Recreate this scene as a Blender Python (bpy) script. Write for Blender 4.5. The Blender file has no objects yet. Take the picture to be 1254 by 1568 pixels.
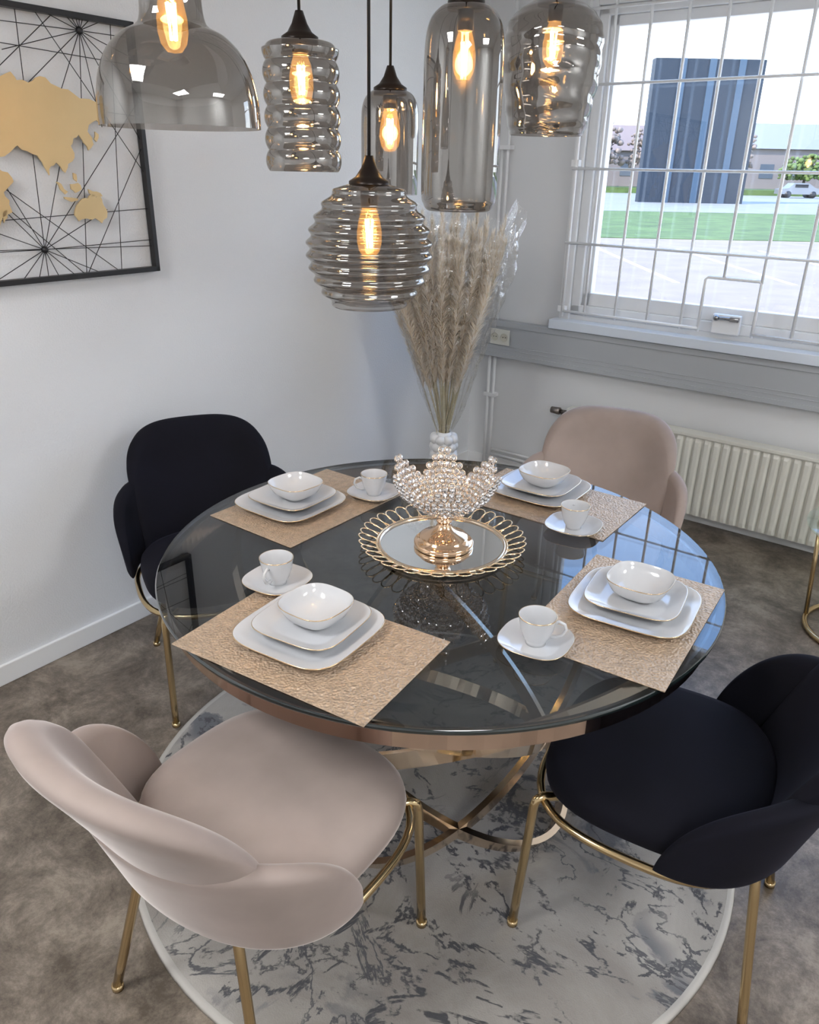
import bpy, math, random
from math import *
from mathutils import Vector, Matrix
random.seed(7)
scene=bpy.context.scene
COL=bpy.context.collection

# ---------------------------------------------------------------- materials
def nodes(name):
    m=bpy.data.materials.new(name); m.use_nodes=True
    nt=m.node_tree; return m,nt,nt.nodes['Principled BSDF']
def pm(name,col,rough=.5,metal=0,sheen=0,bump=None,var=None,coat=0,spec=None,sheencol=None,emit=None):
    m,nt,b=nodes(name)
    b.inputs['Base Color'].default_value=(*col,1); b.inputs['Roughness'].default_value=rough; b.inputs['Metallic'].default_value=metal
    if sheen:
        b.inputs['Sheen Weight'].default_value=sheen; b.inputs['Sheen Roughness'].default_value=.35
        b.inputs['Sheen Tint'].default_value=(*(sheencol or (1,1,1)),1)
    if coat: b.inputs['Coat Weight'].default_value=coat; b.inputs['Coat Roughness'].default_value=.05
    if spec is not None: b.inputs['Specular IOR Level'].default_value=spec
    tc=nt.nodes.new('ShaderNodeTexCoord')
    if var:
        sc,amt=var
        n=nt.nodes.new('ShaderNodeTexNoise'); n.inputs['Scale'].default_value=sc; n.inputs['Detail'].default_value=5
        nt.links.new(tc.outputs['Object'],n.inputs['Vector'])
        r=nt.nodes.new('ShaderNodeValToRGB'); r.color_ramp.elements[0].position=.3; r.color_ramp.elements[1].position=.7
        r.color_ramp.elements[0].color=(*[c*(1-amt) for c in col],1); r.color_ramp.elements[1].color=(*[min(1,c*(1+amt)) for c in col],1)
        nt.links.new(n.outputs['Fac'],r.inputs['Fac']); nt.links.new(r.outputs['Color'],b.inputs['Base Color'])
    if bump:
        kind,sc,st=bump[:3]
        if kind=='noise':
            n=nt.nodes.new('ShaderNodeTexNoise'); n.inputs['Scale'].default_value=sc; n.inputs['Detail'].default_value=3; o=n.outputs['Fac']
        else:
            n=nt.nodes.new('ShaderNodeTexVoronoi'); n.inputs['Scale'].default_value=sc; n.feature='SMOOTH_F1'; o=n.outputs['Distance']
        nt.links.new(tc.outputs['Object'],n.inputs['Vector'])
        bp=nt.nodes.new('ShaderNodeBump'); bp.inputs['Strength'].default_value=st; bp.inputs['Distance'].default_value=bump[3] if len(bump)>3 else .004
        nt.links.new(o,bp.inputs['Height']); nt.links.new(bp.outputs['Normal'],b.inputs['Normal'])
    if emit:
        b.inputs['Emission Color'].default_value=(*emit[0],1); b.inputs['Emission Strength'].default_value=emit[1]
    return m
def thin(name,tint,f0=.04,gl=(1,1,1),rough=0.0,bumps=None,extra=None,maxf=1.0):
    """thin glass sheet: transparent tint + mirror reflection with a Schlick curve, same from both faces"""
    m=bpy.data.materials.new(name); m.use_nodes=True; nt=m.node_tree; nt.nodes.clear(); L=nt.links.new
    out=nt.nodes.new('ShaderNodeOutputMaterial'); tr=nt.nodes.new('ShaderNodeBsdfTransparent'); tr.inputs[0].default_value=(*tint,1)
    g=nt.nodes.new('ShaderNodeBsdfGlossy'); g.inputs['Color'].default_value=(*gl,1); g.inputs['Roughness'].default_value=rough
    lw=nt.nodes.new('ShaderNodeLayerWeight'); lw.inputs['Blend'].default_value=.5
    pw=nt.nodes.new('ShaderNodeMath'); pw.operation='POWER'; pw.inputs[1].default_value=4.5; L(lw.outputs['Facing'],pw.inputs[0])
    ma=nt.nodes.new('ShaderNodeMath'); ma.operation='MULTIPLY_ADD'; ma.use_clamp=True; ma.inputs[1].default_value=maxf-f0; ma.inputs[2].default_value=f0; L(pw.outputs[0],ma.inputs[0])
    mx=nt.nodes.new('ShaderNodeMixShader'); L(ma.outputs[0],mx.inputs[0]); L(tr.outputs[0],mx.inputs[1]); L(g.outputs[0],mx.inputs[2])
    if bumps:
        tc=nt.nodes.new('ShaderNodeTexCoord'); n=nt.nodes.new('ShaderNodeTexNoise'); n.inputs['Scale'].default_value=bumps[0]; n.inputs['Detail'].default_value=3
        L(tc.outputs['Object'],n.inputs['Vector']); bp=nt.nodes.new('ShaderNodeBump'); bp.inputs['Strength'].default_value=bumps[1]; bp.inputs['Distance'].default_value=.02
        L(n.outputs['Fac'],bp.inputs['Height']); L(bp.outputs['Normal'],g.inputs['Normal']); L(bp.outputs['Normal'],lw.inputs['Normal'])
    sh=mx.outputs[0]
    if extra:
        e=nt.nodes.new('ShaderNodeEmission'); e.inputs[0].default_value=(*extra[0],1); e.inputs[1].default_value=extra[1]
        ad=nt.nodes.new('ShaderNodeAddShader'); L(sh,ad.inputs[0]); L(e.outputs[0],ad.inputs[1]); sh=ad.outputs[0]
    L(sh,out.inputs['Surface'])
    return m
def fluff(name,col):
    m=bpy.data.materials.new(name); m.use_nodes=True; nt=m.node_tree; nt.nodes.clear(); L=nt.links.new
    out=nt.nodes.new('ShaderNodeOutputMaterial'); d=nt.nodes.new('ShaderNodeBsdfDiffuse'); t=nt.nodes.new('ShaderNodeBsdfTranslucent'); mx=nt.nodes.new('ShaderNodeMixShader')
    d.inputs[0].default_value=(*col,1); t.inputs[0].default_value=(*col,1); mx.inputs[0].default_value=.5
    L(d.outputs[0],mx.inputs[1]); L(t.outputs[0],mx.inputs[2]); L(mx.outputs[0],out.inputs['Surface']); return m
WALLW=pm('wall_white',(.76,.77,.785),.85,bump=('noise',150,.45))
WALLP=pm('wall_plain',(.76,.765,.77),.7)
WHITE=pm('white_paint',(.84,.845,.85),.4)
TRUNK=pm('grey_trunking',(.46,.48,.50),.45)
CREAM=pm('radiator_cream',(.74,.73,.66),.4)
GOLD=pm('polished_gold',(.80,.65,.50),.12,1)
ROSE=pm('rose_gold',(.76,.59,.49),.14,1)
LEG=pm('antique_gold',(.60,.45,.25),.2,1)
BLACK=pm('black_metal',(.012,.012,.014),.4)
CORD=pm('black_cord',(.01,.01,.01),.6)
CAPM=pm('bronze_cap',(.025,.018,.015),.3,.6)
PINK=pm('blush_velvet',(.345,.275,.245),.75,sheen=.5,var=(5,.14),sheencol=(1,.93,.89))
NAVY=pm('black_velvet',(.0035,.0035,.0080),.9,sheen=.02,var=(5,.3),sheencol=(.4,.4,.9),spec=.25)
CHINA=pm('white_china',(.61,.615,.63),.12,coat=.4)
GRIM=pm('gold_rim',(.75,.58,.38),.25,1)
MATM=pm('woven_gold_placemat',(.56,.425,.305),.40,.45,bump=('vor',185,1.0,.0045),var=(60,.16))
MIRROR=pm('mirror',(.86,.86,.84),.02,1)
CRYS=pm('crystal',(.93,.90,.89),.03,.85)
EDGE=pm('glass_edge_dark',(.01,.016,.016),.06,.0,coat=1)
GLASS=thin('smoked_table_glass',(.53,.55,.56),.055)
PANE=thin('window_glass',(.97,.98,.98),.03)
SMOKE=thin('smoked_mirror_glass',(.48,.45,.425),.23,(.86,.84,.81))
BULB=thin('amber_bulb_glass',(1,.90,.7),.03,extra=((1,.48,.11),.5))
FILA=pm('filament',(1,.6,.2),.5,emit=((1,.70,.30),80))
PLAST=thin('cellophane',(.97,.97,.97),.13,bumps=(22,1.0),rough=.06)
SGLASS=thin('clear_green_glass',(.90,.96,.94),.05)
VASEM=pm('white_ceramic',(.80,.80,.80),.35)
PAMP=fluff('pampas_beige',(.88,.78,.64))
PAMP2=fluff('pampas_light',(.96,.91,.83))
STEMM=pm('pampas_stem',(.60,.53,.36),.7)
WMAP=pm('map_gold',(.66,.49,.26),.38,.55,var=(6,.05))
def floor_mat():
    m,nt,b=nodes('stone_vinyl'); tc=nt.nodes.new('ShaderNodeTexCoord'); L=nt.links.new
    n=nt.nodes.new('ShaderNodeTexNoise'); n.inputs['Scale'].default_value=5.0; n.inputs['Detail'].default_value=15; n.inputs['Roughness'].default_value=.84; n.inputs['Distortion'].default_value=.25
    L(tc.outputs['Object'],n.inputs['Vector'])
    r=nt.nodes.new('ShaderNodeValToRGB'); e=r.color_ramp.elements; e[0].position=.40; e[0].color=(.082,.064,.047,1); e[1].position=.61; e[1].color=(.30,.25,.20,1)
    x=r.color_ramp.elements.new(.5); x.color=(.168,.136,.107,1)
    L(n.outputs['Fac'],r.inputs['Fac']); L(r.outputs['Color'],b.inputs['Base Color']); b.inputs['Roughness'].default_value=.34
    bp=nt.nodes.new('ShaderNodeBump'); bp.inputs['Strength'].default_value=.3; bp.inputs['Distance'].default_value=.003
    L(n.outputs['Fac'],bp.inputs['Height']); L(bp.outputs['Normal'],b.inputs['Normal'])
    return m
FLOOR=floor_mat()
def rug_mat():
    m,nt,b=nodes('marbled_rug'); L=nt.links.new; N=nt.nodes.new
    tc=N('ShaderNodeTexCoord')
    def noise(sc,det,dist,off,rough=.5):
        mp=N('ShaderNodeMapping'); mp.inputs['Location'].default_value=off; L(tc.outputs['Object'],mp.inputs['Vector'])
        n=N('ShaderNodeTexNoise'); n.inputs['Scale'].default_value=sc; n.inputs['Detail'].default_value=det; n.inputs['Distortion'].default_value=dist; n.inputs['Roughness'].default_value=rough; L(mp.outputs[0],n.inputs['Vector']); return n.outputs['Fac']
    def ramp(f,p0,p1,c0=(0,0,0,1),c1=(1,1,1,1)):
        r=N('ShaderNodeValToRGB'); r.color_ramp.elements[0].position=p0; r.color_ramp.elements[1].position=p1; r.color_ramp.elements[0].color=c0; r.color_ramp.elements[1].color=c1; L(f,r.inputs['Fac']); return r.outputs['Color']
    def mix(f,a,bb):
        x=N('ShaderNodeMix'); x.data_type='RGBA'; L(f,x.inputs['Factor'])
        for s,v in ((6,a),(7,bb)):
            if isinstance(v,tuple): x.inputs[s].default_value=v
            else: L(v,x.inputs[s])
        return x.outputs[2]
    def vein(f,w):
        a=N('ShaderNodeMath'); a.operation='SUBTRACT'; L(f,a.inputs[0]); a.inputs[1].default_value=.5
        c=N('ShaderNodeMath'); c.operation='ABSOLUTE'; L(a.outputs[0],c.inputs[0])
        return ramp(c.outputs[0],w*.5,w,(1,1,1,1),(0,0,0,1))
    def mul(a_,b_):
        mm=N('ShaderNodeMath'); mm.operation='MULTIPLY'; L(a_,mm.inputs[0]); L(b_,mm.inputs[1]); return mm.outputs[0]
    base=mix(ramp(noise(2.6,9,.5,(0,0,0),.6),.38,.62),(.245,.222,.20,1),(.37,.345,.315,1))
    patch=mul(ramp(noise(4.6,11,.5,(3.3,1.2,0),.60),.55,.59),ramp(noise(1.5,3,.3,(5,1.2,0)),.52,.58))
    c=mix(patch,base,(.135,.135,.145,1))
    v1=mul(vein(noise(1.7,9,.8,(7,2,1),.6),.012),ramp(noise(26,3,0,(1,5,0)),.44,.5))
    c=mix(v1,c,(.065,.065,.07,1))
    v3=mul(vein(noise(2.2,9,1.0,(2,14,3),.6),.008),ramp(noise(3,2,0,(8,5,0)),.46,.54))
    c=mix(v3,c,(.09,.09,.095,1))
    v4=mul(vein(noise(1.1,10,.6,(22,4,3),.62),.006),ramp(noise(34,3,0,(1,9,0)),.42,.5))
    c=mix(v4,c,(.07,.07,.075,1))
    L(c,b.inputs['Base Color']); b.inputs['Roughness'].default_value=.95; b.inputs['Sheen Weight'].default_value=.15
    n=noise(260,2,0,(0,0,0)); bp=N('ShaderNodeBump'); bp.inputs['Strength'].default_value=.5; bp.inputs['Distance'].default_value=.004; L(n,bp.inputs['Height']); L(bp.outputs[0],b.inputs['Normal'])
    return m
RUG=rug_mat()
RUGE=pm('rug_edge',(.44,.415,.38),.9)

# ---------------------------------------------------------------- mesh builder
class MB:
    def __init__(s): s.v=[];s.f=[];s.m=[];s.sm=[]
    def add(s,v,f,mi=0,smooth=True,mat=None):
        o=len(s.v)
        if mat is not None: v=[mat@Vector(p) for p in v]
        s.v+= [tuple(p) for p in v]
        for i,q in enumerate(f):
            s.f.append([o+k for k in q]); s.m.append(mi[i] if isinstance(mi,list) else mi); s.sm.append(smooth)
    def box(s,x0,x1,y0,y1,z0,z1,mi=0,mat=None):
        v=[(x,y,z) for x in (x0,x1) for y in (y0,y1) for z in (z0,z1)]
        s.add(v,[(0,1,3,2),(4,6,7,5),(0,4,5,1),(2,3,7,6),(0,2,6,4),(1,5,7,3)],mi,False,mat)
    def lathe(s,prof,seg=48,mi=0,n=None,mat=None,rmod=None,mis=None,smooth=True):
        v=[];f=[];ml=[]
        for k,(r,z) in enumerate(prof):
            for i in range(seg):
                a=2*pi*i/seg
                q=1.0
                if n: q=(abs(cos(a))**n+abs(sin(a))**n)**(-1/n)
                if rmod: q*=rmod(a,k)
                v.append((r*q*cos(a),r*q*sin(a),z))
        for k in range(len(prof)-1):
            for i in range(seg):
                j=(i+1)%seg
                f.append((k*seg+i,k*seg+j,(k+1)*seg+j,(k+1)*seg+i)); ml.append(mis[k] if mis else mi)
        s.add(v,f,ml,smooth,mat)
    def tube(s,pts,r,seg=8,closed=False,mi=0,mat=None):
        pts=[Vector(p) for p in pts]; n=len(pts); v=[];f=[]
        def tan(i):
            if closed: t=pts[(i+1)%n]-pts[i-1]
            else: t=pts[min(i+1,n-1)]-pts[max(i-1,0)]
            return t.normalized()
        t0=tan(0); up=Vector((0,0,1)) if abs(t0.z)<.9 else Vector((1,0,0)); nn=(up-t0*up.dot(t0)).normalized()
        for i in range(n):
            t=tan(i); nn=(nn-t*nn.dot(t)).normalized(); b=t.cross(nn)
            rr=r[i] if isinstance(r,(list,tuple)) else r
            for k in range(seg):
                a=2*pi*k/seg; v.append(pts[i]+nn*cos(a)*rr+b*sin(a)*rr)
        for i in range(n if closed else n-1):
            j=(i+1)%n
            for k in range(seg):
                l=(k+1)%seg; f.append((i*seg+k,i*seg+l,j*seg+l,j*seg+k))
        if not closed: f.append(tuple(range(seg))[::-1]); f.append(tuple((n-1)*seg+k for k in range(seg)))
        s.add(v,f,mi,True,mat)
    def sphere(s,c,r,seg=10,rings=7,mi=0,sc=(1,1,1),smooth=True):
        v=[];f=[]
        for k in range(rings+1):
            p=pi*k/rings
            for i in range(seg):
                a=2*pi*i/seg; v.append((c[0]+r*sc[0]*sin(p)*cos(a),c[1]+r*sc[1]*sin(p)*sin(a),c[2]-r*sc[2]*cos(p)))
        for k in range(rings):
            for i in range(seg):
                j=(i+1)%seg; f.append((k*seg+i,k*seg+j,(k+1)*seg+j,(k+1)*seg+i))
        s.add(v,f,mi,smooth)
    def obj(s,name,mats,parent=None,matrix=None,bevel=0,sub=0):
        me=bpy.data.meshes.new(name); me.from_pydata(s.v,[],s.f)
        for m in (mats if isinstance(mats,(list,tuple)) else [mats]): me.materials.append(m)
        for p,mi,sm in zip(me.polygons,s.m,s.sm): p.material_index=mi; p.use_smooth=sm
        me.update(); o=bpy.data.objects.new(name,me); COL.objects.link(o)
        if bevel:
            b=o.modifiers.new('b','BEVEL'); b.width=bevel; b.segments=2; b.limit_method='ANGLE'
        if parent: o.parent=parent
        elif matrix is not None: o.matrix_world=matrix
        return o
def empty(name,loc=(0,0,0),rot=0,matrix=None):
    e=bpy.data.objects.new(name,None); COL.objects.link(e); e.empty_display_size=.1
    if matrix is not None: e.matrix_world=matrix
    else: e.location=loc; e.rotation_euler=(0,0,rot)
    return e

# ---------------------------------------------------------------- room frame: origin at corner, +x along window wall, +y outdoors
RM=Matrix.Translation((.352,4.552,0))@Matrix.Rotation(-.641,4,'Z')
CEIL=2.65; XR=4.8; YB=-6.2
b=MB(); b.box(-.1,XR+.1,YB-.1,.2,-.1,0); b.obj('floor',FLOOR,matrix=RM)
b=MB(); b.box(-.1,XR+.1,YB-.1,.2,CEIL,CEIL+.1); b.obj('ceiling',WALLP,matrix=RM)
b=MB(); b.box(-.15,0,YB,.2,0,CEIL); b.obj('wall_left',WALLW,matrix=RM)
b=MB(); b.box(XR,XR+.15,YB,.2,0,CEIL); b.obj('wall_right',WALLP,matrix=RM)
b=MB(); b.box(0,XR,YB-.15,YB,0,CEIL); b.obj('wall_front',WALLP,matrix=RM)
W0,W1,Z0,Z1=.60,2.75,.97,2.36
b=MB(); b.box(0,W0,0,.2,0,CEIL); b.box(W1,XR,0,.2,0,CEIL); b.box(W0,W1,0,.2,0,Z0); b.box(W0,W1,0,.2,Z1,CEIL); b.obj('wall_back',WALLP,matrix=RM)
b=MB(); b.box(0,.014,YB,-.0,0,.075); b.obj('baseboard_left',WHITE,matrix=RM,bevel=.003)
b=MB(); b.box(.014,XR,-.014,0,0,.075); b.obj('baseboard_back',WHITE,matrix=RM,bevel=.003)
# window
we=empty('window_1',matrix=RM)
b=MB()
b.box(.545,W0,-.02,0,.94,Z1+.06); b.box(W1,W1+.055,-.02,0,.94,Z1+.06); b.box(W0,W1,-.02,0,Z1,Z1+.06)
b.obj('architrave',WHITE,we,bevel=.003)
b=MB()
b.box(W0,W0+.05,.0,.09,Z0,Z1); b.box(W1-.05,W1,.0,.09,Z0,Z1); b.box(W0,W1,.0,.09,Z1-.04,Z1); b.box(W0,W1,.0,.09,Z0,Z0+.05)
for a0,a1 in ((W0+.05,1.92),(1.96,W1-.05)):
    b.box(a0,a0+.045,.02,.07,Z0+.05,Z1-.04); b.box(a1-.045,a1,.02,.07,Z0+.05,Z1-.04); b.box(a0,a1,.02,.07,Z0+.05,Z0+.115); b.box(a0,a1,.02,.07,Z1-.085,Z1-.04)
b.box(1.92,1.96,0,.09,Z0,Z1)
b.obj('frame',WHITE,we,bevel=.004)
b=MB(); b.box(W0+.09,1.88,.042,.046,Z0+.11,Z1-.08); b.box(2.0,W1-.09,.042,.046,Z0+.11,Z1-.08); b.obj('glass_pane',PANE,we)
b=MB(); b.tube([(1.355,-.036,1.045),(1.47,-.042,1.048)],.008); b.sphere((1.365,-.036,1.045),.014); b.box(1.43,1.47,-.048,-.02,1.036,1.056); b.obj('handle',pm('chrome',(.35,.35,.36),.2,1),we)
b=MB(); b.box(1.345,1.475,-.03,.0,.972,1.062); b.obj('lock_box',WHITE,we,bevel=.006)
b=MB(); b.box(.52,2.85,-.085,.02,.897,.945); b.obj('sill',pm('sill_paint',(.74,.80,.88),.3),we,bevel=.004)
# grille
b=MB(); gy=-.045
k=0
while .70+.168*k<W1+.02:
    s=.70+.168*k; lo=.975
    if 1.30<s<1.42: lo=1.22
    b.tube([(s,gy,lo),(s,gy,Z1+.04)],.0076,6); k+=1
for z in (1.33,1.675,2.035,2.34): b.tube([(.56,gy-.012,z),(W1+.04,gy-.012,z)],.0066,6)
b.tube([(.58,gy-.006,.99),(1.29,gy-.006,.99)],.0065,6); b.tube([(1.54,gy-.006,.99),(W1,gy-.006,.99)],.0065,6)
b.tube([(1.29,gy,.975),(1.29,gy,1.215),(1.30,gy,1.225),(1.53,gy,1.225),(1.54,gy,1.215),(1.54,gy,.975)],.008,6)
b.tube([(.575,gy,.96),(.575,gy,Z1+.04)],.009,6)
for z in (1.0,1.7,2.3): b.box(.55,.59,-.05,-.021,z-.015,z+.015)
b.obj('security_grille',pm('grille_white',(.95,.95,.95),.35),matrix=RM)
# trunking
b=MB(); b.box(.03,XR,-.055,0,.70,.885); b.box(.03,XR,-.062,0,.862,.892); b.box(.03,XR,-.062,0,.692,.715); b.box(.03,XR,-.058,0,.755,.760); b.box(.03,XR,-.058,0,.735,.739)
b.obj('trim_1',TRUNK,matrix=RM,bevel=.003)
b=MB(); b.box(.16,.28,-.072,-.063,.765,.85,0)
for cx in (.19,.25):
    b.lathe([(.0,.0),(.019,.0),(.021,.003),(.0225,.003)],20,1,mat=Matrix.Translation((cx,-.0725,.808))@Matrix.Rotation(pi/2,4,'X'))
    for dx in (-.008,.008): b.sphere((cx+dx,-.073,.808),.003,6,5,2)
b.obj('wall_socket',[CREAM,pm('socket_cream',(.6,.58,.48),.4),BLACK],matrix=RM,bevel=.002)
# pipes
b=MB()
b.tube([(.14,-.03,.01),(.14,-.03,.69)],.009); b.tube([(.175,-.03,.01),(.175,-.03,.69)],.009)
b.tube([(.14,-.03,.893),(.14,-.03,1.78)],.008); b.tube([(.175,-.03,.893),(.175,-.03,2.6)],.008)
for z in (.45,1.25,1.76): b.box(.12,.195,-.045,-.001,z,z+.02)
b.tube([(.19,-.035,.10),(.60,-.035,.10)],.008); b.tube([(.19,-.035,.13),(.60,-.035,.13)],.008)
b.obj('heating_pipes',WHITE,matrix=RM)
# radiator
re=empty('radiator',matrix=RM)
b=MB(); x0,x1=.70,2.75; n=int((x1-x0)/.045)
v=[];f=[]; prof=[]
for i in range(n):
    xa=x0+(x1-x0)*i/n; w=(x1-x0)/n
    prof+= [(xa,-.105),(xa+w*.18,-.117),(xa+w*.62,-.117),(xa+w*.8,-.105)]
prof.append((x1,-.105))
zs=[(.075,.6),(.10,1),(.455,1),(.475,.3)]
for z,a in zs:
    for (x,y) in prof: v.append((x,-.105+(y+.105)*a,z))
m=len(prof)
for k in range(3):
    for i in range(m-1): f.append((k*m+i,k*m+i+1,(k+1)*m+i+1,(k+1)*m+i))
b.add(v,f,0,False); b.box(x0,x1,-.105,-.05,.07,.49); b.box(x0-.008,x0+.004,-.118,-.045,.065,.495); b.box(x0,x1,-.118,-.045,.478,.497); b.box(x0+.15,x0+.19,-.05,-.001,.1,.45); b.box(x1-.19,x1-.15,-.05,-.001,.1,.45)
b.obj('panel',CREAM,re,bevel=.003)
b=MB(); b.tube([(x0,-.08,.46),(x0-.06,-.08,.46)],.012); b.lathe([(.0,-.03),(.018,-.03),(.02,.02),(.0,.02)],12,mat=Matrix.Translation((x0-.085,-.08,.46))@Matrix.Rotation(pi/2,4,'Y')); b.tube([(x0-.05,-.08,.46),(x0-.05,-.08,.14),(x0-.06,-.05,.13)],.007)
b.obj('valve',pm('valve_metal',(.25,.22,.2),.35,.9),re)

# ---------------------------------------------------------------- wall art (world map)
ae=empty('world_map_wall_art',matrix=RM)
S0,S1,A0,A1=2.125,3.35,1.315,2.065
b=MB(); t=.016
for (a,c,z0,z1) in ((S0,S0+t,A0,A1),(S1-t,S1,A0,A1),(S0,S1,A0,A0+t),(S0,S1,A1-t,A1)): b.box(.004,.03,-c,-a,z0,z1)
b.obj('frame',BLACK,ae,bevel=.001)
b=MB()
def seg(p,q,r=.0013): b.tube([(.016,-p[0],p[1]),(.016,-q[0],q[1])],r,5)
hubs=[((2.31,2.02),18),((2.53,1.41),16),((3.1,1.98),16),((3.12,1.43),16),((2.80,1.72),10)]
def clipray(h,a):
    dx,dz=cos(a),sin(a); t=9
    if dx>0: t=min(t,(S1-h[0])/dx)
    if dx<0: t=min(t,(S0-h[0])/dx)
    if dz>0: t=min(t,(A1-h[1])/dz)
    if dz<0: t=min(t,(A0-h[1])/dz)
    return t
for (h,nr) in hubs:
    for i in range(nr):
        a=2*pi*i/nr+random.uniform(-.06,.06); t=clipray(h,a)
        if i%2: t=min(t,.26)
        seg(h,(h[0]+t*cos(a),h[1]+t*sin(a)))
    b.sphere((.016,-h[0],h[1]),.011,10,6)
seg((2.13,1.52),(3.34,1.47)); seg((2.13,1.80),(3.34,1.86)); seg((2.27,1.32),(2.20,2.06)); seg((2.72,1.32),(2.66,2.06)); seg((2.13,1.62),(2.45,2.06)); seg((2.13,1.72),(2.4,1.32))
b.obj('wire_lines',BLACK,ae)
def art(u,v): return (2.31+(115-u)*.00215+(v-45)*.00032, 2.02-(v-45)*.0018)
polys=[
 [(-70,118),(-40,128),(-20,112),(0,125),(14,117),(22,128),(38,130),(48,122),(62,120),(70,128),(86,134),(104,140),(128,146),(150,151),(159,158),(157,170),(146,176),(150,184),(140,178),(128,186),(126,196),(134,206),(136,216),(128,226),(120,214),(112,202),(104,208),(100,220),(106,238),(96,248),(92,262),(84,252),(78,246),(70,252),(68,266),(60,252),(50,236),(36,230),(22,222),(12,232),(-4,240),(-14,226),(-30,228),(-44,210),(-62,214),(-76,196),(-70,170),(-84,150)],
 [(-96,236),(-60,238),(-30,246),(-10,252),(8,262),(16,276),(2,292),(10,304),(14,322),(0,330),(-14,352),(-34,366),(-46,340),(-50,312),(-74,300),(-100,280)],
 [(107,330),(110,314),(118,304),(128,303),(134,295),(141,302),(147,297),(152,310),(159,322),(160,336),(152,345),(140,336),(126,336),(114,340)],
 [(78,276),(86,280),(96,292),(92,296),(84,288)],[(100,280),(112,278),(118,288),(108,294),(101,288)],[(90,300),(112,303),(112,306),(91,303)],[(128,288),(142,292),(152,300),(142,301),(130,295)],[(104,262),(109,264),(110,276),(105,272)],[(138,196),(144,200),(141,212),(137,208)],[(0,322),(6,318),(7,330),(2,338)],
 [(-330,110),(-280,96),(-230,110),(-190,120),(-200,150),(-216,176),(-230,200),(-250,214),(-262,236),(-240,252),(-210,262),(-176,290),(-190,330),(-214,370),(-226,396),(-236,360),(-242,310),(-256,270),(-290,230),(-310,190),(-320,150)],
 [(-168,100),(-140,92),(-120,108),(-150,134)]]
def plate_poly(b,pts,x0,x1):
    n=len(pts); v=[(x0,-p[0],p[1]) for p in pts]+[(x1,-p[0],p[1]) for p in pts]
    b.add(v,[tuple(range(n))[::-1],tuple(range(n,2*n))]+[(i,(i+1)%n,n+(i+1)%n,n+i) for i in range(n)],0,False)
b=MB()
for P in polys:
    q=[art(*p) for p in P]
    o=[]
    for i in range(len(q)):
        a,c=q[i],q[(i+1)%len(q)]; o.append(a); L=hypot(a[0]-c[0],a[1]-c[1])
        if L>.014: o.append(((a[0]+c[0])/2+random.uniform(-.16,.16)*L,(a[1]+c[1])/2+random.uniform(-.16,.16)*L))
    plate_poly(b,o,.022,.027)
b.obj('continents',WMAP,ae)

# ---------------------------------------------------------------- rug
TX,TY,R,TZ=.0767,1.792,.7025,.755
RX,RY,RR=.08,1.74,.833
b=MB(); b.lathe([(0,.010),(.4,.010),(.815,.010)],96,0); b.lathe([(.815,.010),(.822,.012),(.83,.010),(.833,0.001),(0,.001)],96,1)
b.obj('round_rug',[RUG,RUGE]).location=(RX,RY,0)
# ---------------------------------------------------------------- dining table
te=empty('dining_table',(TX,TY,0))
b=MB(); b.lathe([(0,TZ),(.35,TZ),(R-.003,TZ)],128,0); b.lathe([(R-.003,TZ),(R,TZ-.003),(R,TZ-.009),(R-.003,TZ-.012)],128,1); b.lathe([(R-.003,TZ-.012),(.3,TZ-.012),(0,TZ-.012)],128,0)
b.obj('glass_top',[GLASS,EDGE],te)
b=MB(); ro=.682; b.lathe([(ro,TZ-.0125),(ro,TZ-.060),(ro-.006,TZ-.060),(ro-.006,TZ-.0125),(ro,TZ-.0125)],128,0,smooth=False)
b.obj('apron_ring',ROSE,te)
b=MB()
def hoop(az,top=.650,bot=.40,lat=.34,zt=TZ-.045,zb=.04,w=.042,th=.016):
    N=96; v=[];f=[]
    cx=(top-bot)/2; a=Vector(((top+bot)/2,0,(zt-zb)/2)); bb=Vector((0,lat,0)); cz=(zt+zb)/2; nrm=a.normalized().cross(Vector((0,1,0)))
    for i in range(N):
        t=2*pi*i/N; c=Vector((cx,0,cz))+a*cos(t)+bb*sin(t)
        out=(a*cos(t)/a.length**1+bb*sin(t)/bb.length).normalized()
        for (p,q) in ((-.5,-.5),(.5,-.5),(.5,.5),(-.5,.5)): v.append(c+nrm*p*w+out*q*th)
    for i in range(N):
        j=(i+1)%N
        for k in range(4):
            l=(k+1)%4; f.append((i*4+k,i*4+l,j*4+l,j*4+k))
    b.add(v,f,0,False,Matrix.Rotation(az,4,'Z'))
for az in (235,325,55,145): hoop(radians(az))
b.obj('hoop_base',GOLD,te)

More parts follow.
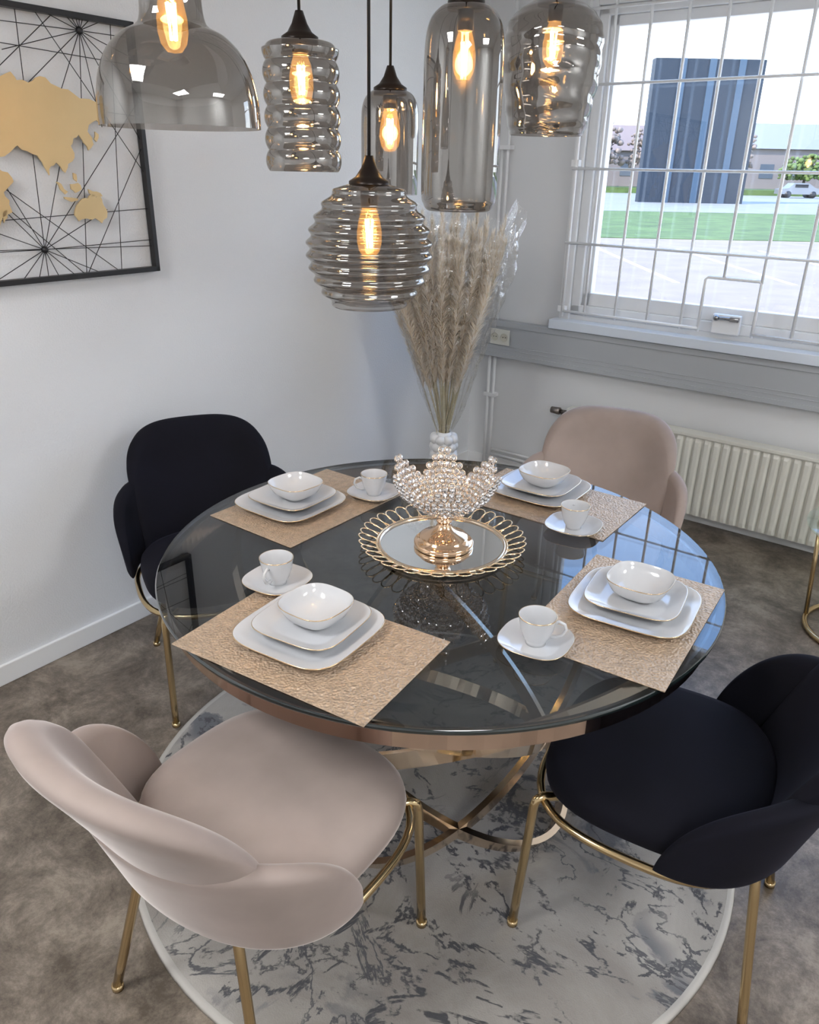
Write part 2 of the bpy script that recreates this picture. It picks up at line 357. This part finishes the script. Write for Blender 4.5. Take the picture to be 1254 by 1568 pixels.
# ---------------------------------------------------------------- chairs
def chair(loc,ang,velvet):
    e=empty('dining_chair',loc,ang-pi/2)   # local +Y is facing direction
    rot=ang-pi/2
    w=.258
    def rad(a):
        c=(1-cos(a))/2; ns=2.2+.9*min(1,c*1.3); d=.226+.024*min(1,c*2)
        return (abs(sin(a)/w)**ns+abs(cos(a)/d)**ns)**(-1/ns)
    b=MB(); seg=64
    prof=[(0,.494),(.3,.494),(.6,.492),(.82,.487),(.93,.477),(.985,.460),(1.0,.44),(.985,.42),(.93,.405),(.8,.40),(0,.40)]
    v=[];f=[]
    for (q,z) in prof:
        for i in range(seg):
            a=2*pi*i/seg; r=rad(a)*q; v.append((r*sin(a),-r*cos(a)+.008,z))
    for k in range(len(prof)-1):
        for i in range(seg):
            j=(i+1)%seg; f.append((k*seg+i,(k+1)*seg+i,(k+1)*seg+j,k*seg+j))
    b.add(v,f); b.obj('seat',velvet,e)
    def shell(name,A,off,leany,leanr,th,zb,ztf,curve=0,n=80,endp=8):
        b=MB(); v=[];f=[]; M=0
        for i in range(n+1):
            a=A*sin(pi/2*(-1+2*i/n)); ee=max(1-abs(a/A)**endp,0)**.5; t=th/2*max(ee,.10); zt=ztf(a); h=max(zt-zb,.012)
            sec=[]; ra=min(t,h/2)
            for k in range(7): q=-pi+pi*k/6; sec.append((cos(q)*t,zb+ra+sin(q)*ra))
            for k in range(1,6): sec.append((t,zb+ra+(h-2*ra)*k/6))
            for k in range(7): q=pi*k/6; sec.append((cos(q)*t,zt-ra+sin(q)*ra))
            for k in range(1,6): sec.append((-t,zt-ra-(h-2*ra)*k/6))
            M=len(sec)
            for (o,z) in sec:
                u=(z-zb); r=rad(a)+off+leanr*u+o; back=leany*u+curve*u*u
                v.append((r*sin(a),-r*cos(a)-back,z))
        for i in range(n):
            for k in range(M):
                l=(k+1)%M; f.append((i*M+k,i*M+l,(i+1)*M+l,(i+1)*M+k))
        f.append(tuple(range(M))[::-1]); f.append(tuple(n*M+k for k in range(M)))
        b.add(v,f); b.obj(name,velvet,e)
    A=radians(56)
    shell('backrest',A,.002,.30,.10,.062,.43,lambda a:.60+.225*max(1-(abs(a)/A)**4.2,0)**.5,curve=.14)
    A2=radians(83)
    shell('arm_shell',A2,.026,.18,.13,.046,.405,lambda a:.43+.240*max(1-(abs(a)/A2)**5.0,0)**.62-.06*max(0,cos(a*1.7))**2)
    b=MB()
    b.tube([((rad(a)+.014)*sin(a),-(rad(a)+.014)*cos(a),.390) for a in [2*pi*i/64 for i in range(64)]],.0095,8,True)
    for sx,tx,ty,fx,fy in ((-1,.222,.235,.228,.255),(1,.222,.235,.228,.255),(-1,.130,-.205,.226,-.262),(1,.130,-.205,.226,-.262)):
        wx=loc[0]+sx*fx*cos(rot)-fy*sin(rot); wy=loc[1]+sx*fx*sin(rot)+fy*cos(rot)
        fz=(.0130 if hypot(wx-RX,wy-RY)<RR+.02 else .0008)-loc[2]     # foot stands on the rug or on the floor
        if ty>0: pts=[(sx*.18,.19,.392),(sx*(tx-.014),ty-.012,.398),(sx*(tx-.003),ty-.003,.393),(sx*tx,ty,.378)]
        else: pts=[(sx*tx*.85,ty*.88,.388),(sx*tx,ty*1.02,.388),(sx*(tx+.006),ty*1.03,.375)]
        x0_,y0_,z0_=pts[-1]
        for k in range(1,6):
            t=k/5; pts.append((x0_+(sx*fx-x0_)*t,y0_+(fy-y0_)*t,z0_+(fz+.013-z0_)*t))
        b.tube(pts,.0105,10)
        b.lathe([(0,fz),(.013,fz),(.013,fz+.014),(0,fz+.014)],12,mat=Matrix.Translation((sx*fx,fy,0)))
    b.obj('metal_frame',LEG,e)
    return e
chair((-.285,1.21,0.012),radians(55),PINK)
chair((.60,1.365,0.012),radians(150),NAVY)
chair((-.63,2.31,0.008),radians(-66),NAVY)
chair((.64,2.52,0.008),radians(-113),PINK)

# ---------------------------------------------------------------- place settings
def placemat(x,y,ang):
    b=MB(); w,h=.24,.16
    b.box(-w,w,-h,h,0,.0025); o=b.obj('placemat',MATM,bevel=.001); o.location=(x,y,TZ+.0004); o.rotation_euler=(0,0,radians(ang))
def sq_plate(x,y,z,ang,s,h,nexp=4.2,name='dinner_plate'):
    b=MB(); r=s/2
    prof=[(0,.004),(r*.62,.004),(r*.70,.006),(r*.97,h-.0008),(r*.99,h),(r,h-.0005),(r,h-.002),(r*.72,.002),(r*.66,0),(0,.0)]
    b.lathe(prof,96,n=nexp,mis=[0,0,0,0,1,1,0,0,0]); o=b.obj(name,[CHINA,GRIM]); o.location=(x,y,z); o.rotation_euler=(0,0,radians(ang))
def sq_bowl(x,y,z,ang,s,h):
    b=MB(); r=s/2
    prof=[(0,.006),(r*.42,.007),(r*.62,.014),(r*.80,h*.45),(r*.93,h*.8),(r*.975,h-.001),(r*.988,h),(r,h-.0005),(r,h-.002),(r*.95,h*.74),(r*.82,h*.38),(r*.60,.006),(r*.48,0),(0,0)]
    b.lathe(prof,96,n=3.0,mis=[0]*6+[1,1]+[0]*5); o=b.obj('bowl',[CHINA,GRIM]); o.location=(x,y,z); o.rotation_euler=(0,0,radians(ang))
def cup_set(x,y,ang,hang,z=TZ+.0035):
    sq_plate(x,y,z,ang,.150,.016,2.8,'saucer')
    b=MB(); h=.066
    prof=[(0,.006),(.016,.007),(.026,.018),(.032,.035),(.0355,.055),(.038,h-.001),(.0385,h),(.0400,h),(.0400,h-.002),(.038,.053),(.0345,.034),(.028,.016),(.0215,.006),(.0215,0),(.018,0),(0,.002)]
    b.lathe(prof,48,mis=[0]*5+[0,1,1]+[0]*7)
    b.tube([(.034,0,.050),(.044,0,.055),(.056,0,.050),(.060,0,.038),(.052,0,.024),(.040,0,.018),(.029,0,.018)],[.004,.0035,.0033,.0033,.0033,.0035,.004],8)
    o=b.obj('coffee_cup',[CHINA,GRIM]); o.location=(x,y,z+.0042); o.rotation_euler=(0,0,radians(hang))
def setting(mat,pl,pang,offs=((0,0),(.004,.012),(.012,.02))):
    placemat(*mat)
    x,y=pl; z=TZ+.0032
    sq_plate(x,y,z,pang,.268,.020)
    sq_plate(x+offs[1][0],y+offs[1][1],z+.0135,pang+2,.212,.020)
    sq_bowl(x+offs[2][0],y+offs[2][1],z+.0190,pang-4,.142,.048)
setting((-.197,1.355,-31),(-.205,1.390),-31)
setting((.49,1.50,57),(.515,1.525),-30)
setting((-.29,2.08,53),(-.345,2.065),-36)
setting((.42,2.14,-36),(.40,2.205),-36)
cup_set(-.308,1.600,-30,-110)
cup_set(.268,1.366,-30,-10)
cup_set(-.108,2.152,-30,190)
cup_set(.454,1.942,-30,85)

# ---------------------------------------------------------------- tray and crystal bowl
CX,CY=.086,1.815
tr=empty('mirror_tray',(CX,CY,TZ))
b=MB(); b.lathe([(0,.012),(.160,.012)],72,0); b.lathe([(.160,.012),(.1605,.017),(.165,.0175),(.168,.012),(.168,.004),(.16,.0),(0,.0)],72,1); b.obj('mirror_plate',[MIRROR,GOLD],tr)
b=MB(); NL=38
for i in range(NL):
    a=2*pi*i/NL; pts=[]
    for k in range(22):
        t=2*pi*k/22; rr=.190+.027*cos(t); ww=.0165*sin(t)*(1+.25*cos(t)); zz=.012+.018*(rr-.164)/.05+(.0015 if i%2 else 0)
        ca,sa=cos(a),sin(a); pts.append((rr*ca-ww*sa,rr*sa+ww*ca,zz))
    b.tube(pts,.0020,6,True)
b.tube([(.170*cos(a),.170*sin(a),.014) for a in [2*pi*i/80 for i in range(80)]],.0032,8,True)
b.obj('wire_wreath_rim',pm('bright_gold',(.95,.76,.52),.22,1),tr)
cb=empty('crystal_pedestal_bowl',(CX+.004,CY-.01,TZ+.0125))
b=MB(); b.lathe([(0,0),(.074,0),(.077,.003),(.077,.012),(.073,.016),(.066,.018),(.064,.026),(.060,.029),(.050,.033),(.036,.040),(.024,.050),(.018,.060),(.016,.066),(.021,.069),(.021,.073),(.016,.076),(.017,.082),(.024,.088),(.018,.092),(0,.092)],56)
b.obj('gold_pedestal',pm('rose_gold_base',(.86,.60,.40),.1,1),cb)
b=MB()
def icos(c,r,mi):
    t=(1+5**.5)/2; vs=[(-1,t,0),(1,t,0),(-1,-t,0),(1,-t,0),(0,-1,t),(0,1,t),(0,-1,-t),(0,1,-t),(t,0,-1),(t,0,1),(-t,0,-1),(-t,0,1)]
    fs=[(0,11,5),(0,5,1),(0,1,7),(0,7,10),(0,10,11),(1,5,9),(5,11,4),(11,10,2),(10,7,6),(7,1,8),(3,9,4),(3,4,2),(3,2,6),(3,6,8),(3,8,9),(4,9,5),(2,4,11),(6,2,10),(8,6,7),(9,8,1)]
    ro=Matrix.Rotation(random.uniform(0,3),3,Vector((random.random(),random.random(),.3)).normalized())
    V=[(ro@Vector(p)).normalized() for p in vs]; F=[]; cache={}
    def mid(i,j):
        k=(min(i,j),max(i,j))
        if k not in cache: cache[k]=len(V); V.append(((V[i]+V[j])/2).normalized())
        return cache[k]
    for (p,q,s) in fs:
        x,y,z=mid(p,q),mid(q,s),mid(s,p); F+=[(p,x,z),(q,y,x),(s,z,y),(x,y,z)]
    b.add([Vector(c)+p*r for p in V],F,mi,False)
def bead(c,nrm,r):
    icos(c,r*.86,0)
    nrm=Vector(nrm).normalized(); q=nrm.to_track_quat('Z','Y').to_matrix().to_4x4()
    b.tube([(r*1.06*cos(2*pi*k/12),r*1.06*sin(2*pi*k/12),0) for k in range(12)],.0010,5,True,1,Matrix.Translation(c)@q)
row=0; t=.03; NPET=6
while t<=.66:
    r=.020+.120*t**.72; n=max(6,int(2*pi*r/.0165))
    for j in range(n):
        a=2*pi*(j+.5*(row%2))/n; bead((r*cos(a),r*sin(a),.098+.088*t**1.3),(cos(a),sin(a),-.6),.0084)
    t+=.105; row+=1
for k in range(NPET):
    a0=radians(30+60*k)
    for (q,n) in ((0,7),(.25,7),(.5,6),(.75,4),(1.0,2)):
        tt=.66+.34*q; r=.020+.120*tt**.72
        for j in range(n):
            a=a0+(j-(n-1)/2)*.0160/r; edge=abs(j-(n-1)/2)/3
            bead((r*cos(a),r*sin(a),.098+.088*tt**1.3+.026*q-.006*edge),(cos(a),sin(a),-.5),.0084)
b.tube([(.018*cos(2*pi*k/20),.018*sin(2*pi*k/20),.093) for k in range(20)],.003,6,True,1)
b.obj('crystal_lotus_bowl',[CRYS,GOLD],cb)

# ---------------------------------------------------------------- pendants
def pendant(x,y,z0,ztop,prof,bulbz,rmod=None,cap=.05,n=64,name='pendant_lamp'):
    e=empty(name,(x,y,0))
    b=MB(); b.lathe([(r,z) for r,z in prof],n,0,rmod=rmod); b.obj('glass_shade',SMOKE,e)
    tr_=prof[-1][0]
    b=MB(); b.lathe([(0,ztop-.012),(tr_+.004,ztop-.012),(tr_+.004,ztop+.004),(tr_*.75,ztop+.012),(.016,ztop+cap*.55),(.008,ztop+cap),(0,ztop+cap)],28,0)
    b.tube([(0,0,ztop+cap*.8),(0,0,CEIL)],.0032,8,mi=1)
    b.lathe([(0,bulbz+.040),(.017,bulbz+.040),(.018,ztop-.005),(0,ztop-.005)],20,0)
    b.obj('cap_and_cord',[CAPM,CORD],e)
    b=MB(); b.lathe([(0,bulbz-.055),(.012,bulbz-.053),(.021,bulbz-.042),(.025,bulbz-.025),(.025,bulbz-.005),(.021,bulbz+.018),(.015,bulbz+.035),(.013,bulbz+.045)],24); b.obj('bulb_glass',BULB,e)
    b=MB()
    for k in range(5):
        a=2*pi*k/5; a2=a+pi/5
        b.tube([(.005*cos(a),.005*sin(a),bulbz-.036),(.0075*cos(a2),.0075*sin(a2),bulbz+.018)],.0017,5)
    b.obj('filament',FILA,e)
    L=bpy.data.lights.new('bulb_light','POINT'); L.energy=.9; L.color=(1,.66,.34); L.shadow_soft_size=.02
    lo=bpy.data.objects.new('bulb_light',L); COL.objects.link(lo); lo.parent=e; lo.location=(0,0,bulbz-.01)
    return e
def smooth(pts,k=6):
    out=[]; n=len(pts)
    for i in range(n-1):
        p0,p1,p2,p3=pts[max(i-1,0)],pts[i],pts[i+1],pts[min(i+2,n-1)]
        for j in range(k):
            t=j/k; out.append(tuple(.5*((2*p1[c])+(-p0[c]+p2[c])*t+(2*p0[c]-5*p1[c]+4*p2[c]-p3[c])*t*t+(-p0[c]+3*p1[c]-3*p2[c]+p3[c])*t**3) for c in (0,1)))
    out.append(pts[-1]); return out
pendant(-.410,1.5,1.72,2.01,smooth([(.136,1.718),(.136,1.735),(.134,1.765),(.126,1.80),(.110,1.832),(.086,1.856),(.062,1.868),(.053,1.88),(.050,1.91),(.050,1.96),(.050,2.0)]),1.885)
pr=[];N=120
for i in range(N+1):
    t=i/N; z=1.650+.232*t
    pr.append((.072+.008*abs(sin(t*pi*5.5))**.7+.002*(1-t),z))
pr+=smooth([(.074,1.884),(.066,1.893),(.045,1.898),(.034,1.90)])
pendant(-.245,1.85,1.65,1.90,pr,1.835)
pendant(-.066,2.1,1.60,1.832,smooth([(.069,1.60),(.070,1.64),(.070,1.76),(.066,1.80),(.054,1.822),(.036,1.832)]),1.752)
pr=[];N=170
for i in range(N+1):
    t=i/N; z=1.397+.225*t
    env=.048+.077*max(0,sin(pi*(t*.90+.06)))**.70
    pr.append((env+.0042*cos(t*2*pi*9),z))
pr+=[(.050,1.628),(.036,1.632)]
pendant(-.092,1.65,1.397,1.632,pr,1.548)
pendant(.100,1.95,1.569,1.985,smooth([(.045,1.572),(.070,1.572),(.082,1.585),(.088,1.62),(.088,1.80),(.087,1.90),(.078,1.95),(.058,1.975),(.036,1.985)]),1.895)
pendant(.322,2.15,1.742,2.030,smooth([(.088,1.742),(.097,1.765),(.108,1.82),(.117,1.89),(.117,1.95),(.104,1.99),(.074,2.015),(.040,2.03)],9),1.945,rmod=lambda a,k:1+.012*sin(k*.9+1.6*sin(a*2+k*.05))+.008*sin(a*5+k*.4))

# ---------------------------------------------------------------- pampas vase
ve=empty('pampas_vase',(.161,3.60,0)); VH=.495
b=MB(); b.lathe([(0,.0),(.045,.0),(.048,.02),(.048,VH-.045),(.036,VH-.015),(.033,VH),(.029,VH),(.030,VH-.045),(0,VH-.10)],32)
for k in range(12):
    z=.027+k*.0395; n=8
    for i in range(n):
        a=2*pi*(i+.5*(k%2))/n; b.sphere((.048*cos(a),.048*sin(a),z),.0245,12,8)
b.obj('bubble_vase',VASEM,ve)
bs=MB(); bp_=MB()
NP=54
for i in range(NP):
    az=2.39996*i+random.uniform(-.2,.2); sp=.30*sqrt((i+.5)/NP); ht=random.uniform(.90,1.04)-.30*(sp/.31)**2*random.uniform(.2,1)
    top=Vector((sp*cos(az)-.015,sp*sin(az)*.65,VH+ht)); basep=Vector((random.uniform(-.015,.015),random.uniform(-.015,.015),VH-.09))
    def pos(t):
        return Vector((basep.x+(top.x-basep.x)*t**1.1,basep.y+(top.y-basep.y)*t**1.1,basep.z+(top.z-basep.z)*t))
    bs.tube([pos(t/8) for t in range(9)],.0024,5)
    for k in range(800):
        t=.36+.64*random.random(); p=pos(min(t,1)); env=sin(pi*min(1,(t-.36)/.64*.9+.08))*.9+.15
        a=random.uniform(0,2*pi); L=random.uniform(.03,.075); w=env*.034
        d=Vector((cos(a)*w,sin(a)*w,L)); side=Vector((-sin(a),cos(a),0))*random.uniform(.0012,.0024)
        q=p+d*.55+Vector((cos(a),sin(a),0))*w*.25; e2=p+d+Vector((cos(a)*w*.3,sin(a)*w*.3,-.012))
        bp_.add([p-side,p+side,q+side,q-side,e2],[(0,1,2,3),(3,2,4)],random.choice((0,1,1)),True)
bs.obj('stems',STEMM,ve); bp_.obj('pampas_plumes',[PAMP,PAMP2],ve)
b=MB(); v=[];f=[];n=110; m=44
ph=[random.uniform(0,6) for _ in range(8)]
for k in range(m+1):
    t=k/m; z=VH+.01+.96*t; r=.037+.285*t**.85
    for i in range(n):
        a=2*pi*i/n; q=1+.06*sin(a*5+ph[0]+3*t)+.055*sin(a*9+ph[1]-7*t)+.045*sin(a*17+ph[2]+13*t)+.025*sin(a*31+ph[5]-37*t)
        zz=z+(.05*sin(a*3+ph[3])+.04*sin(a*7+ph[4]))*t**3
        v.append((r*q*cos(a)-.012*t,r*q*sin(a)*.68,zz))
for k in range(m):
    for i in range(n):
        j=(i+1)%n; f.append((k*n+i,k*n+j,(k+1)*n+j,(k+1)*n+i))
b.add(v,f); b.obj('cellophane_wrap',PLAST,ve)

# ---------------------------------------------------------------- glass side table at right
se=empty('glass_side_table',(1.815,2.62,0))
b=MB(); b.lathe([(0,.45),(.297,.45),(.30,.447),(.30,.442),(.297,.44),(0,.44)],64); b.obj('glass_top',SGLASS,se)
b=MB(); b.tube([(.22*cos(2*pi*i/48),.22*sin(2*pi*i/48),.012) for i in range(48)],.011,8,True); b.tube([(.25*cos(2*pi*i/48),.25*sin(2*pi*i/48),.428) for i in range(48)],.011,8,True)
for a in (.4,2.5,4.6): b.tube([(.22*cos(a),.22*sin(a),.012),(.25*cos(a),.25*sin(a),.428)],.009,8)
b.obj('ring_frame',LEG,se)

# ---------------------------------------------------------------- unseen emissive panels under the ceiling, added as interior fill light
EM=pm('fill_panel_glow',(.9,.9,.9),.5,emit=((.97,.985,1.0),20.0))
for (x,y) in ((1.0,-4.5),(3.5,-4.5),(4.1,-1.9)):
    b=MB(); b.box(x-.3,x+.3,y-.45,y+.45,CEIL-.02,CEIL-.0195,0); b.box(x-.315,x+.315,y-.465,y+.465,CEIL-.0195,CEIL-.001,1)
    b.obj('added_fill_panel',[EM,WHITE],matrix=RM)

# ---------------------------------------------------------------- outdoors (ground 0.45 m lower)
GZ=-.45
def gm(name,col,var): return pm(name,col,.9,var=var)
LOTM=gm('paving',(.27,.205,.165),(1.5,.10)); GRS=gm('grass',(.085,.13,.03),(1.2,.35)); ROADM=gm('road_asphalt',(.24,.23,.215),(.5,.08))
b=MB(); b.box(-40,80,5.9,29,GZ-.1,GZ); b.obj('parking_lot',LOTM)
b=MB(); b.box(-40,90,29.01,50,GZ-.1,GZ+.02); b.obj('lawn_near',GRS)
b=MB(); b.box(-60,120,50.01,95,GZ-.1,GZ+.03); b.obj('road',ROADM)
b=MB(); b.box(-80,180,95.01,190,GZ-.1,GZ+.6); b.obj('lawn_far',GRS)
b=MB()
for x in (5.5,8.0,10.5,13.0): b.box(x,x+.14,17,25,GZ+.001,GZ+.006)
b.obj('parking_lines',pm('line_white',(.7,.7,.7),.7))
b=MB(); b.box(17.6,25.8,66,67,GZ+.03,9.5,0)
for i in range(3): b.box(19.4+i*2.2,19.9+i*2.2,65.9,66,GZ+.03,9.5,1)
b.obj('dark_office_building',[pm('dark_cladding',(.016,.026,.042),.6),pm('blue_strip',(.05,.085,.13),.5)])
HW=pm('house_wall',(.24,.20,.19),.8); HR=pm('house_roof',(.22,.16,.14),.8); HG=pm('house_roof_grey',(.22,.22,.24),.8)
for (x,y,w,h,rr) in ((19,104,14,4.0,1),(40,104,14,4.5,0),(59,108,18,4.5,1),(84,112,16,4.5,0),(2,104,12,4.0,0)):
    b=MB(); z=GZ+.6; b.box(x,x+w,y,y+9,z,z+h,0); v=[(x-.4,y-.4,z+h),(x+w+.4,y-.4,z+h),(x+w+.4,y+9.4,z+h),(x-.4,y+9.4,z+h),(x-.4,y+4.5,z+h+3),(x+w+.4,y+4.5,z+h+3)]
    b.add(v,[(0,1,5,4),(3,4,5,2),(0,4,3),(1,2,5),(0,3,2,1)],1,False)
    for i in range(3): b.box(x+w*(.15+.28*i),x+w*(.27+.28*i),y-.05,y,z+1.2,z+2.8,2)
    b.obj('house',[HW,HR if rr else HG,pm('house_window',(.1,.12,.15),.2)])
TL=pm('foliage',(.12,.17,.05),.9,var=(1.,.4)); TK=pm('trunk',(.08,.06,.04),.9); TB=pm('budding_branches',(.23,.18,.15),.9,var=(1.,.3))
def tree(x,y,h,r,mat,z=GZ+.61,n=220,s0=.05,s1=.12):
    b=MB(); b.tube([(x,y,z),(x+.1,y,z+h*.6)],[.2,.1],8,mi=1)
    for i in range(9):
        a=i*.7; b.tube([(x+.05,y,z+h*.35),(x+r*.7*cos(a),y+r*.5*sin(a),z+h*(.6+.04*i))],[.08,.03],5,mi=1)
    for i in range(n):
        a=random.uniform(0,6.3); q=r*sqrt(random.random())*.95; b.sphere((x+q*cos(a),y+q*sin(a)*.8,z+h*(.3+.65*random.random()*(1-.4*(q/r)**2))),r*random.uniform(s0,s1),5,4,sc=(1,1,.8))
    b.obj('tree',[mat,TK])
for t in ((20.5,98,8,3.4,TB),(27,98,7,3.0,TB),(36,98,7.5,2.8,TB),(52,98,4.5,2.6,TL),(45,98,4,3.0,TL),(57.5,98,4,2.4,TL),(12,98,6,2.8,TB)): tree(*t)
def car(x,y,mat):
    b=MB(); z=GZ+.05
    pr=[(-2.1,.35),(-2.1,.8),(-1.3,.95),(-.8,1.4),(.7,1.42),(1.4,1.0),(2.1,.85),(2.15,.35)]
    v=[(x+p[0],y-.8,z+p[1]) for p in pr]+[(x+p[0],y+.8,z+p[1]) for p in pr]; n=len(pr)
    b.add(v,[tuple(range(n)),tuple(range(n,2*n))[::-1]]+[(i,i+n,(i+1)%n+n,(i+1)%n) for i in range(n)],0,False)
    b.box(x-.7,x+.65,y-.83,y+.83,z+1.0,z+1.3,1)
    for wx in (-1.3,1.3): b.lathe([(0,-.85),(.33,-.85),(.33,.85),(0,.85)],16,1,mat=Matrix.Translation((x+wx,y,z+.33))@Matrix.Rotation(pi/2,4,'X'))
    b.obj('parked_car',[mat,BLACK])
car(40,88,pm('car_silver',(.25,.26,.28),.3,.5))

# ---------------------------------------------------------------- world, sun, camera
w=bpy.data.worlds.new('World'); scene.world=w; w.use_nodes=True; nt=w.node_tree
bg=nt.nodes['Background']; bg.inputs[1].default_value=3.5
tc=nt.nodes.new('ShaderNodeTexCoord'); sp=nt.nodes.new('ShaderNodeSeparateXYZ'); cr=nt.nodes.new('ShaderNodeValToRGB')
nt.links.new(tc.outputs['Generated'],sp.inputs[0]); nt.links.new(sp.outputs[2],cr.inputs[0]); nt.links.new(cr.outputs[0],bg.inputs[0])
cr.color_ramp.elements[0].position=0; cr.color_ramp.elements[0].color=(.86,.93,1,1); cr.color_ramp.elements[1].position=.5; cr.color_ramp.elements[1].color=(.28,.50,.95,1)
S=bpy.data.lights.new('sun','SUN'); S.energy=5.5; S.angle=.01; S.color=(1,.92,.82); so=bpy.data.objects.new('sun',S); COL.objects.link(so)
so.rotation_euler=Vector((.75,.45,-.75)).to_track_quat('-Z','Y').to_euler()
cam=bpy.data.cameras.new('camera'); co=bpy.data.objects.new('camera',cam); COL.objects.link(co); scene.camera=co
cam.sensor_fit='VERTICAL'; cam.sensor_height=36; cam.sensor_width=28.8; cam.lens=36*1184.1/1568; cam.clip_start=.05; cam.clip_end=500
p,r=.4177,.0197
fw=Vector((0,cos(p),-sin(p))); up0=Vector((0,sin(p),cos(p))); rt0=Vector((1,0,0))
rt=rt0*cos(r)+up0*sin(r); up=-rt0*sin(r)+up0*cos(r)
m=Matrix((rt,up,-fw)).transposed().to_4x4(); m.translation=(0,0,1.66); co.matrix_world=m
scene.view_settings.view_transform='Standard'; scene.view_settings.look='None'; scene.view_settings.exposure=.45
